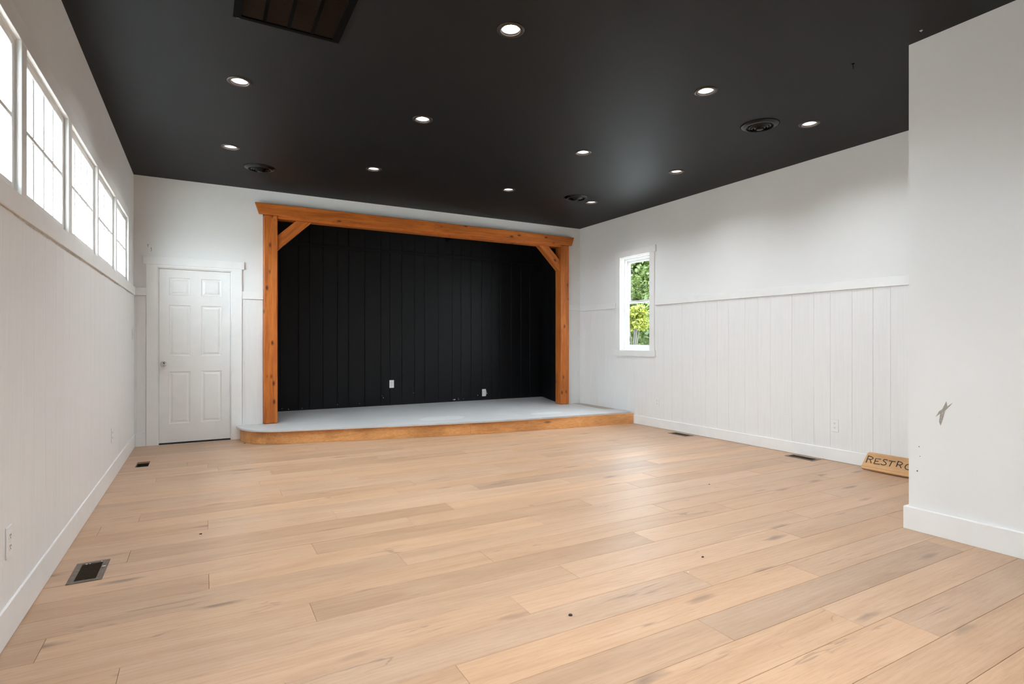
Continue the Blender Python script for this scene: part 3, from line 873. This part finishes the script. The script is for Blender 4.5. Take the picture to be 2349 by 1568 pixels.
# ------------------------------------------------------------------ ROUND CEILING VENTS
def ring_bm(r0, r1, z0, z1, th=0.003):
    b = bmesh.new()
    lathe(b, [(r0, z0), (r1, z1), (r1 - 0.001, z1 + th), (r0 - 0.001, z0 + th)], 48, close=True)
    return b
vent_parts = []
b = bmesh.new(); lathe(b, [(0.110, -0.020), (0.125, -0.016), (0.148, -0.006), (0.160, -0.0005), (0.150, -0.0003), (0.112, -0.012)], 56, close=True)
vent_parts.append(('outer_ring', smooth(mesh_from(b, 'outer_ring'))))
for r in (0.096, 0.074, 0.052):
    vent_parts.append(('cone_ring', smooth(mesh_from(ring_bm(r - 0.014, r, -0.026 - (0.096 - r) * 0.25, -0.010), 'cone_ring'))))
b = bmesh.new(); lathe(b, [(0, -0.040), (0.026, -0.039), (0.031, -0.034), (0.028, -0.012), (0, -0.012)], 40)
vent_parts.append(('centre_cap', smooth(mesh_from(b, 'centre_cap'))))
b = bmesh.new()
for k in range(4):
    a = k * math.pi / 2 + 0.4
    tube(b, [(0.02 * math.cos(a), 0.02 * math.sin(a), -0.012), (0.128 * math.cos(a), 0.128 * math.sin(a), -0.012)], 0.003, 6)
vent_parts.append(('spokes', mesh_from(b, 'spokes')))
b = bmesh.new(); lathe(b, [(0, -0.0012), (0.130, -0.0012), (0.130, -0.0004), (0, -0.0004)], 40)
vent_parts.append(('throat', mesh_from(b, 'throat')))
for nm, me in vent_parts: me.materials.append(M['black_gloss' if nm != 'throat' else 'slot_dark'])
for x, y, lab in ((0.538, 6.592, 'round black ceiling vent near the white door, left side'), (4.245, 3.164, 'largest round black ceiling vent, between two downlights at right'),
                  (4.268, 5.926, 'round black ceiling vent over the right end of the stage')):
    t = thing('ceiling_vent', lab, 'vent', (x, y, H), group='round ceiling vents')
    for nm, me in vent_parts: link(nm, me, None, t)

# ------------------------------------------------------------------ RETURN GRILLE
t = thing('return_grille', 'large black rectangular return air grille in the ceiling', 'grille', ((GR[0] + GR[1]) / 2, (GR[2] + GR[3]) / 2, H))
go = Vector(t.location)
me = slab('frame', 'Z', GR[0], GR[1], GR[2], GR[3], H - 0.020, H - 0.0004, [(GR[0] + 0.042, GR[1] - 0.042, GR[2] + 0.030, GR[3] - 0.026)])
link('frame', me, 'black_steel', t, -go)
bars = [0.313, 0.446, 0.579]
for x in bars:
    wbox('divider', 'black_steel', x - 0.010, x + 0.010, GR[2] + 0.030, GR[3] - 0.026, H - 0.016, H - 0.004, parent=t)
xs = [GR[0] + 0.042] + bars + [GR[1] - 0.042]
for i in range(4):
    bm = bmesh.new()
    xa = xs[i] + (0.010 if i else 0); xb = xs[i + 1] - (0.010 if i < 3 else 0)
    y = GR[2] + 0.036
    while y < GR[3] - 0.030:
        q = [bm.verts.new(p) for p in ((xa, y, H - 0.015), (xb, y, H - 0.015), (xb, y + 0.008, H - 0.002), (xa, y + 0.008, H - 0.002))]
        q2 = [bm.verts.new(v.co + Vector((0, 0.0012, 0))) for v in q]
        bm.faces.new(q); bm.faces.new(q2)
        for k in range(4): bm.faces.new((q[k], q[(k + 1) % 4], q2[(k + 1) % 4], q2[k]))
        y += 0.0115
    o = link('fin_panel', mesh_from(bm, 'fin_panel'), 'fin_steel', t, -go)
    o['kind'] = 'stuff'
for nm, a in (('duct_side', (GR[0] + 0.028, GR[0] + 0.030, GR[2] + 0.028, GR[3] - 0.028, H + 0.031, H + 0.2)), ('duct_side', (GR[1] - 0.030, GR[1] - 0.028, GR[2] + 0.028, GR[3] - 0.028, H + 0.031, H + 0.2)),
              ('duct_top', (GR[0] + 0.02, GR[1] - 0.02, GR[2] + 0.02, GR[3] - 0.02, H + 0.2, H + 0.202))):
    wbox(nm, 'black_steel', *a, parent=t)
for k, (x, y) in enumerate(((0.165, 3.568), (0.20, 3.567), (0.225, 3.567), (0.52, 3.567), (0.60, 3.567), (0.655, 3.567), (0.70, 3.567))):
    wbox('paint_chip', 'paint_chip', x, x + (0.02 if k in (0, 1) else 0.006), y - 0.003, y + 0.0008, H - 0.019, H - 0.0155, parent=t)

# small hooks in the ceiling
for x, y, lab in ((3.861, 2.155, 'small black hook hanging from the ceiling left of the partition corner'), (3.801, 1.719, 'tiny dark screw in the ceiling beside the partition top')):
    bm = bmesh.new()
    lathe(bm, [(0, 0), (0.010, 0), (0.009, -0.006), (0.004, -0.009), (0, -0.009)], 12, (0, 0, -0.0003))
    tube(bm, [(0, 0, -0.008), (0, 0, -0.022), (0.006, 0.003, -0.032), (0.012, 0.004, -0.027), (0.012, 0.004, -0.020)] if x > 3.85 else [(0, 0, -0.008), (0.002, 0, -0.014)], 0.0022, 8)
    tag(link('ceiling_hook', mesh_from(bm, 'ceiling_hook'), 'chrome' if x < 3.85 else 'black_gloss', None, (x, y, H)), lab, 'hook')

# ------------------------------------------------------------------ FLOOR REGISTERS
def register(rect, label, group):
    a, b, c, dd = rect
    t = thing('floor_register', label, 'register', ((a + b) / 2, (c + dd) / 2, 0), group=group)
    ro = Vector(t.location)
    hx, hy = (b - a) / 2, (dd - c) / 2
    me = slab('frame', 'Z', -hx, hx, -hy, hy, 0.0003, 0.004, [(-hx + 0.028, hx - 0.028, -hy + 0.026, hy - 0.026)])
    bm = bmesh.new(); bm.from_mesh(me)
    bmesh.ops.bevel(bm, geom=[e for e in bm.edges if all(v.co.z > 0.003 for v in e.verts) and len(e.link_faces) == 2 and abs(e.calc_face_angle(0)) > 0.5], offset=0.0015, segments=1, affect='EDGES')
    bm.to_mesh(me); bm.free()
    link('frame', me, 'register_bronze', t)
    bm = bmesh.new()
    y = -hy + 0.030
    while y < hy - 0.032:
        q = [bm.verts.new(p) for p in ((-hx + 0.027, y, 0.0025), (hx - 0.027, y, 0.0025), (hx - 0.027, y + 0.0045, -0.006), (-hx + 0.027, y + 0.0045, -0.006))]
        q2 = [bm.verts.new(v.co + Vector((0, 0.0016, 0))) for v in q]
        bm.faces.new(q); bm.faces.new(q2)
        for k in range(4): bm.faces.new((q[k], q[(k + 1) % 4], q2[(k + 1) % 4], q2[k]))
        y += 0.0078
    link('louvres', mesh_from(bm, 'louvres'), 'register_slat', t)['kind'] = 'stuff'
    bm = bmesh.new(); box_bm(bm, -hx + 0.022, hx - 0.022, -hy + 0.020, hy - 0.020, -0.16, -0.061)
    bm.faces.ensure_lookup_table()
    bmesh.ops.delete(bm, geom=[f for f in bm.faces if all(v.co.z > -0.1 for v in f.verts)], context='FACES')
    link('duct', mesh_from(bm, 'duct'), 'slot_dark', t)
    return t
r1 = register(REG[0], 'bronze floor register near the left baseboard', 'floor registers')
register(REG[1], 'far bronze floor register by the right wall near the stage', 'floor registers')
register(REG[2], 'near bronze floor register by the right wall beside the restroom sign', 'floor registers')
for x, y, l in ((-0.545, 3.672, 0.008), (-0.530, 3.676, 0.006), (-0.480, 3.683, 0.006), (-0.465, 3.60, 0.016)):
    wbox('plaster_bit', 'crumb_pale', x, x + l, y - 0.004, y + 0.003, 0.0042, 0.0075, parent=r1, bev=0.001)
t = thing('duct_opening', 'uncovered rectangular duct hole in the floor by the door', 'duct', ((OPEN[0] + OPEN[1]) / 2, (OPEN[2] + OPEN[3]) / 2, 0))
to = Vector(t.location)
wood = slab('duct_collar', 'Z', OPEN[0] - 0.0, OPEN[1] + 0.0, OPEN[2] - 0.0, OPEN[3] + 0.0, -0.052, -0.017, [(OPEN[0] + 0.004, OPEN[1] - 0.004, OPEN[2] + 0.004, OPEN[3] - 0.004)])
link('duct_collar', wood, 'duct_steel', t, -to)
bm = bmesh.new(); box_bm(bm, OPEN[0] + 0.002, OPEN[1] - 0.002, OPEN[2] + 0.002, OPEN[3] - 0.002, -0.20, -0.051)
bmesh.ops.delete(bm, geom=[f for f in bm.faces if all(v.co.z > -0.1 for v in f.verts)], context='FACES')
link('duct_box', mesh_from(bm, 'duct_box'), 'duct_steel', t, -to)

# ------------------------------------------------------------------ OUTLETS AND SWITCH
def outlet_parts():
    """local frame: plate in XZ plane, facing -Y"""
    parts = [('plate', box_mesh('plate', -0.037, 0.037, -0.006, -0.0003, -0.062, 0.062, 0.002), 'white_plastic')]
    for s in (-1, 1):
        bm = bmesh.new()
        pts = []
        for k in range(16):
            a = 2 * math.pi * k / 16
            pts.append((0.0165 * math.cos(a), s * 0.0215 + max(-0.0125, min(0.0125, 0.0165 * math.sin(a)))))
        prism(bm, pts, -0.0075, -0.0058, 'Y')
        parts.append(('receptacle', mesh_from(bm, 'receptacle'), 'white_plastic'))
        bm = bmesh.new()
        for x, hh in ((-0.0062, 0.0045), (0.0062, 0.0038)):
            box_bm(bm, x - 0.0012, x + 0.0012, -0.0082, -0.0074, s * 0.0215 + 0.003 - hh, s * 0.0215 + 0.003 + hh)
        prism(bm, [(0.0026 * math.cos(2 * math.pi * k / 10), s * 0.0215 - 0.0075 + 0.0026 * math.sin(2 * math.pi * k / 10)) for k in range(10)], -0.0082, -0.0074, 'Y')
        parts.append(('slots', mesh_from(bm, 'slots'), 'slot_dark'))
    bm = bmesh.new(); prism(bm, [(0.003 * math.cos(2 * math.pi * k / 10), 0.003 * math.sin(2 * math.pi * k / 10)) for k in range(10)], -0.0072, -0.0058, 'Y')
    parts.append(('screw', mesh_from(bm, 'screw'), 'white_plastic'))
    return parts
OP = outlet_parts()
for nm, me, mt in OP: me.materials.append(M[mt])
def outlet(loc, rz, label):
    t = thing('wall_outlet', label, 'outlet', loc, group='wall outlets', rotz=rz)
    recs = []
    for nm, me, mt in OP:
        if nm == 'slots': link(nm, me, None, recs[-1])
        else:
            o = link(nm, me, None, t)
            if nm == 'receptacle': recs.append(o)
    return t
BF = STAGE_Y - 0.010
outlet((2.654, BF, 0.511), 0, 'white outlet on the black stage wall, left of the two')
o2 = outlet((4.311, BF, 0.298), 0, 'white outlet on the black stage wall, right and lower of the two')
outlet((XR - 0.006, 5.720, 0.355), math.radians(-90), 'white outlet on the right wall below the window')
outlet((XR - 0.006, 3.249, 0.355), math.radians(-90), 'white outlet on the right wall near the restroom sign')
outlet((XL + 0.007, 2.905, 0.393), math.radians(90), 'white outlet on the left wall at the picture edge')
outlet((XL + 0.007, 5.765, 0.396), math.radians(90), 'white outlet on the left wall near the door')
t = thing('light_switch', 'white light switch on the left wall near the corner', 'switch', (XL + 0.007, 7.335, 1.277), rotz=math.radians(90))
link('plate', box_mesh('plate', -0.037, 0.037, -0.006, -0.0003, -0.060, 0.060, 0.002), 'white_plastic', t)
bm = bmesh.new(); prism(bm, [(-0.0057, -0.033), (-0.0095, 0.0), (-0.0072, 0.033), (-0.0055, 0.033), (-0.0055, -0.033)], -0.0165, 0.0165, 'X')
link('rocker', mesh_from(bm, 'rocker'), 'white_plastic', t)
# bare patch beside the lower stage outlet and paint chips on the black boards
bm = bmesh.new(); prism(bm, [(4.349, 0.345), (4.360, 0.325), (4.366, 0.30), (4.378, 0.285), (4.374, 0.272), (4.360, 0.270), (4.356, 0.255), (4.349, 0.25)], BF - 0.0012, BF - 0.0001, 'Y')
tag(link('paint_gap', mesh_from(bm, 'paint_gap'), 'bare_ply', sb), 'ragged unpainted patch beside outlet')
for x, z, r in ((2.50, 0.325, 0.006), (2.52, 0.295, 0.010), (2.49, 0.345, 0.004), (3.02, 0.352, 0.005), (3.73, 0.205, 0.010), (3.755, 0.205, 0.014), (3.82, 0.225, 0.006), (3.83, 0.204, 0.007), (3.92, 0.206, 0.006),
                (4.19, 0.258, 0.008), (1.01, 0.21, 0.007), (1.10, 0.196, 0.008), (1.29, 0.20, 0.006), (1.80, 0.226, 0.006), (2.14, 0.222, 0.005)):
    bm = bmesh.new()
    prism(bm, [(x + r * random.uniform(0.5, 1) * math.cos(k), z + r * random.uniform(0.4, 0.9) * math.sin(k)) for k in (0, 1.1, 2.2, 3.2, 4.2, 5.3)], BF - 0.0016, BF - 0.0001, 'Y')
    link('paint_chip', mesh_from(bm, 'paint_chip'), 'paint_chip', sb)

# ------------------------------------------------------------------ STAGE SPOTLIGHT
t = thing('stage_spotlight', 'small black spotlight hanging behind the timber beam', 'spotlight', (3.44, 8.2, 3.02))
link('mount_plate', box_mesh('mount_plate', -0.06, 0.06, -0.03, 0.03, -0.02, -0.0005, 0.003), 'black_gloss', t)
bm = bmesh.new(); tube(bm, [(0, 0, -0.02), (0, 0, -0.12)], 0.009, 10)
link('stem', mesh_from(bm, 'stem'), 'black_gloss', t)
bm = bmesh.new(); lathe(bm, [(0, 0.075), (0.030, 0.075), (0.036, 0.060), (0.040, -0.060), (0.062, -0.075), (0.062, -0.082), (0.036, -0.078), (0, -0.070)], 28)
link('lamp_can', smooth(mesh_from(bm, 'lamp_can')), 'black_gloss', t, (0.01, -0.01, -0.155), (math.radians(10), math.radians(70), 0))

# ------------------------------------------------------------------ RESTROOM SIGN leaning on the right wall
ux = Vector((0, -1, 0)); vx = Vector((0.702, 0, 0.712)); nx = ux.cross(vx)
if nx.x > 0: nx = -nx
P0 = Vector((5.345, 2.918, 0.0025))
SL, SH, ST = 0.80, 0.190, 0.020
R3 = Matrix((ux, vx, nx)).transposed().to_4x4()
t = thing('restroom_sign', 'wooden sign lettered RESTROOMS leaning on the right wall', 'sign', P0)
def rrect(w_, h_, r):
    pts = []
    for cx, cy, a0 in ((w_ - r, r, -90), (w_ - r, h_ - r, 0), (r, h_ - r, 90), (r, r, 180)):
        for k in range(5):
            a = math.radians(a0 + k * 22.5)
            pts.append((cx + r * math.cos(a), cy + r * math.sin(a)))
    return pts
P_off = nx * ST + Vector((0, 0, 0))
bm = bmesh.new(); prism(bm, rrect(SL, SH, 0.022), 0, ST)
bmesh.ops.bevel(bm, geom=[e for e in bm.edges if abs(e.verts[0].co.z - e.verts[1].co.z) < 1e-6], offset=0.002, segments=1, affect='EDGES')
bd = link('board', mesh_from(bm, 'board'), 'sign_wood', t)
mw = Matrix.Translation(-nx * ST + Vector((0, 0, 0.016))) @ R3
bd.matrix_local = mw
LET = {'R': [[(0.0194, 0.1449), (0.0262, 0.0671)], [(0.0171, 0.1443), (0.041, 0.1399), (0.060, 0.1345), (0.0675, 0.127), (0.064, 0.116), (0.0528, 0.1081), (0.030, 0.1088)], [(0.0477, 0.1075), (0.0696, 0.0695)]],
       'E': [[(0.1346, 0.1292), (0.0899, 0.1280), (0.0948, 0.0702), (0.144, 0.0733)], [(0.0953, 0.0986), (0.1218, 0.1018)]],
       'S': [[(0.1895, 0.1311), (0.180, 0.1350), (0.168, 0.1356), (0.159, 0.132), (0.1565, 0.126), (0.1600, 0.117), (0.170, 0.111), (0.1812, 0.1049), (0.190, 0.096), (0.1915, 0.087), (0.1860, 0.0775), (0.1738, 0.0727), (0.161, 0.0745), (0.1512, 0.0799)]],
       'T': [[(0.2019, 0.1292), (0.256, 0.1300)], [(0.2275, 0.129), (0.2256, 0.0713)]],
       'Q': [[(0.2756, 0.1391), (0.2793, 0.0785)], [(0.2719, 0.1398), (0.2995, 0.1354), (0.312, 0.130), (0.3160, 0.122), (0.311, 0.111), (0.2989, 0.1038), (0.282, 0.1041)], [(0.2994, 0.1034), (0.3204, 0.0733)]]}
def oval(cx): return [[(cx + 0.029 * math.cos(a * math.pi / 10), 0.100 + 0.030 * math.sin(a * math.pi / 10)) for a in range(21)]]
strokes = [LET['R'], LET['E'], LET['S'], LET['T'], LET['Q'], oval(0.374), oval(0.452),
           [[(0.505, 0.072), (0.512, 0.132), (0.534, 0.088), (0.556, 0.132), (0.563, 0.072)]],
           [[(x + 0.434, z) for x, z in LET['S'][0]]]]
for ss in strokes:
    bm = bmesh.new()
    for s in ss:
        tube(bm, [(x, z, ST + 0.0003) for x, z in s], 0.0040, 8)
    o = link('letter', mesh_from(bm, 'letter'), 'sign_ink', t)
    o.matrix_local = mw

# ------------------------------------------------------------------ CRUMBS on the floor
CR = [(-0.012, 3.921, 0.010, 'crumb_dark', 'small dark crumb on the floor right of the bronze register'), (2.408, 2.153, 0.009, 'crumb_dark', 'black crumb on the floor in the right middle'),
      (3.682, 3.223, 0.008, 'crumb_dark', 'dark crumb on the floor toward the restroom sign'), (2.180, 2.046, 0.008, 'crumb_pale', 'white crumb on the floor beside the black crumb'),
      (1.393, 1.975, 0.012, 'crumb_dark', 'dark splinter on the floor at the lower centre'), (0.423, 7.172, 0.010, 'crumb_dark', 'dark crumb at the rounded stage corner')]
for x, y, r, mt, lab in CR:
    bm = bmesh.new()
    bmesh.ops.create_icosphere(bm, subdivisions=1, radius=r)
    for v in bm.verts:
        v.co = Vector((v.co.x * random.uniform(0.7, 1.2), v.co.y * random.uniform(0.5, 0.9), v.co.z * 0.35))
    mz = min(v.co.z for v in bm.verts)
    for v in bm.verts: v.co.z -= mz
    tag(link('crumb', mesh_from(bm, 'crumb'), mt, None, (x, y, 0.0)), lab, 'crumb')

# ------------------------------------------------------------------ OUTSIDE: pale light-bouncing ground and trees
gme = slab('ground', 'Z', -80, 90, -80, 90, -0.75, -0.45)
tag(link('ground', gme, 'bounce_ground'), 'unseen ground outside the hall, made pale to bounce light indoors', 'yard', 'structure')

def tree(name, label, base, trunk_h, blobs, nleaf, lsize, mat, seed):
    r = random.Random(seed)
    t = thing(name, label, 'tree' if name == 'tree' else 'shrub', base, group='greenery outside the window')
    bm = bmesh.new()
    top = max(b[2] for b in blobs)
    tube(bm, [(0, 0, 0), (0.05, 0.02, trunk_h * 0.5), (0.0, 0.08, trunk_h), (0.1, 0.0, top)], 0.12 if name == 'tree' else 0.03, 8)
    for b in blobs:
        tube(bm, [(0, 0.05, min(trunk_h, b[2]) * 0.8), (b[0] * 0.5, b[1] * 0.5, (trunk_h + b[2]) * 0.5), (b[0], b[1], b[2])], 0.05 if name == 'tree' else 0.012, 6)
    link('trunk', mesh_from(bm, 'trunk'), 'bark', t)
    vs_, fs = [], []
    tot = sum(b[3] ** 2 for b in blobs)
    for b in blobs:
        for _ in range(int(nleaf * b[3] ** 2 / tot)):
            dx, dy, dz = r.gauss(0, 1), r.gauss(0, 1), r.gauss(0, 1)
            n = math.sqrt(dx * dx + dy * dy + dz * dz) or 1
            rad = b[3] * (r.uniform(0.45, 1.0) ** 0.5) * r.uniform(0.85, 1.1)
            c = Vector((b[0] + dx / n * rad, b[1] + dy / n * rad, b[2] + dz / n * rad * b[4]))
            ax = Vector((r.gauss(0, 1), r.gauss(0, 1), r.gauss(0, 0.6) - 0.3)).normalized()
            sd = ax.cross(Vector((r.gauss(0, 1), r.gauss(0, 1), r.gauss(0, 1)))).normalized()
            up = ax.cross(sd)
            s = lsize * r.uniform(0.6, 1.3)
            i = len(vs_)
            vs_ += [c, c + ax * s * 0.5 + sd * s * 0.28 + up * s * 0.06, c + ax * s, c + ax * s * 0.5 - sd * s * 0.28 + up * s * 0.06]
            fs += [(i, i + 1, i + 2), (i, i + 2, i + 3)]
    me = bpy.data.meshes.new('foliage')
    me.from_pydata([tuple(v) for v in vs_], [], fs)
    link('foliage', me, mat, t)['kind'] = 'stuff'

G = -0.45
def blobset(seed, n, spread, z0, z1, r0, r1):
    q = random.Random(seed)
    return [(q.uniform(-spread, spread), q.uniform(-spread, spread), q.uniform(z0, z1), q.uniform(r0, r1), q.uniform(0.75, 1.0)) for _ in range(n)]
tree('tree', 'bright green leafy tree filling the upper part of the window', (13.2, 14.0, G), 2.2, blobset(1, 10, 1.5, 2.2, 5.6, 1.0, 1.6), 26000, 0.15, 'leaf_green', 11)
tree('tree', 'darker green tree behind the lower part of the window', (12.6, 12.2, G), 1.4, blobset(2, 9, 1.3, 0.9, 4.2, 0.9, 1.4), 22000, 0.14, 'leaf_mid', 12)
tree('tree', 'green tree farther back behind the window, left side', (12.6, 17.0, G), 2.2, blobset(3, 10, 1.8, 1.2, 6.0, 1.1, 1.8), 24000, 0.17, 'leaf_mid', 13)
tree('tree', 'green tree farther back behind the window, right side', (17.0, 16.2, G), 2.4, blobset(4, 10, 2.0, 1.4, 6.5, 1.2, 2.0), 24000, 0.19, 'leaf_green', 14)
tree('tree', 'tall green tree in the far background of the window', (21.5, 24.0, G), 3.0, blobset(5, 12, 2.8, 1.4, 8.5, 1.6, 2.4), 26000, 0.24, 'leaf_mid', 15)
tree('shrub', 'yellow-green shrub in the lower window pane', (9.43, 10.60, G), 1.2, blobset(6, 9, 0.22, 1.75, 2.42, 0.12, 0.24), 3000, 0.085, 'leaf_yellow', 16)
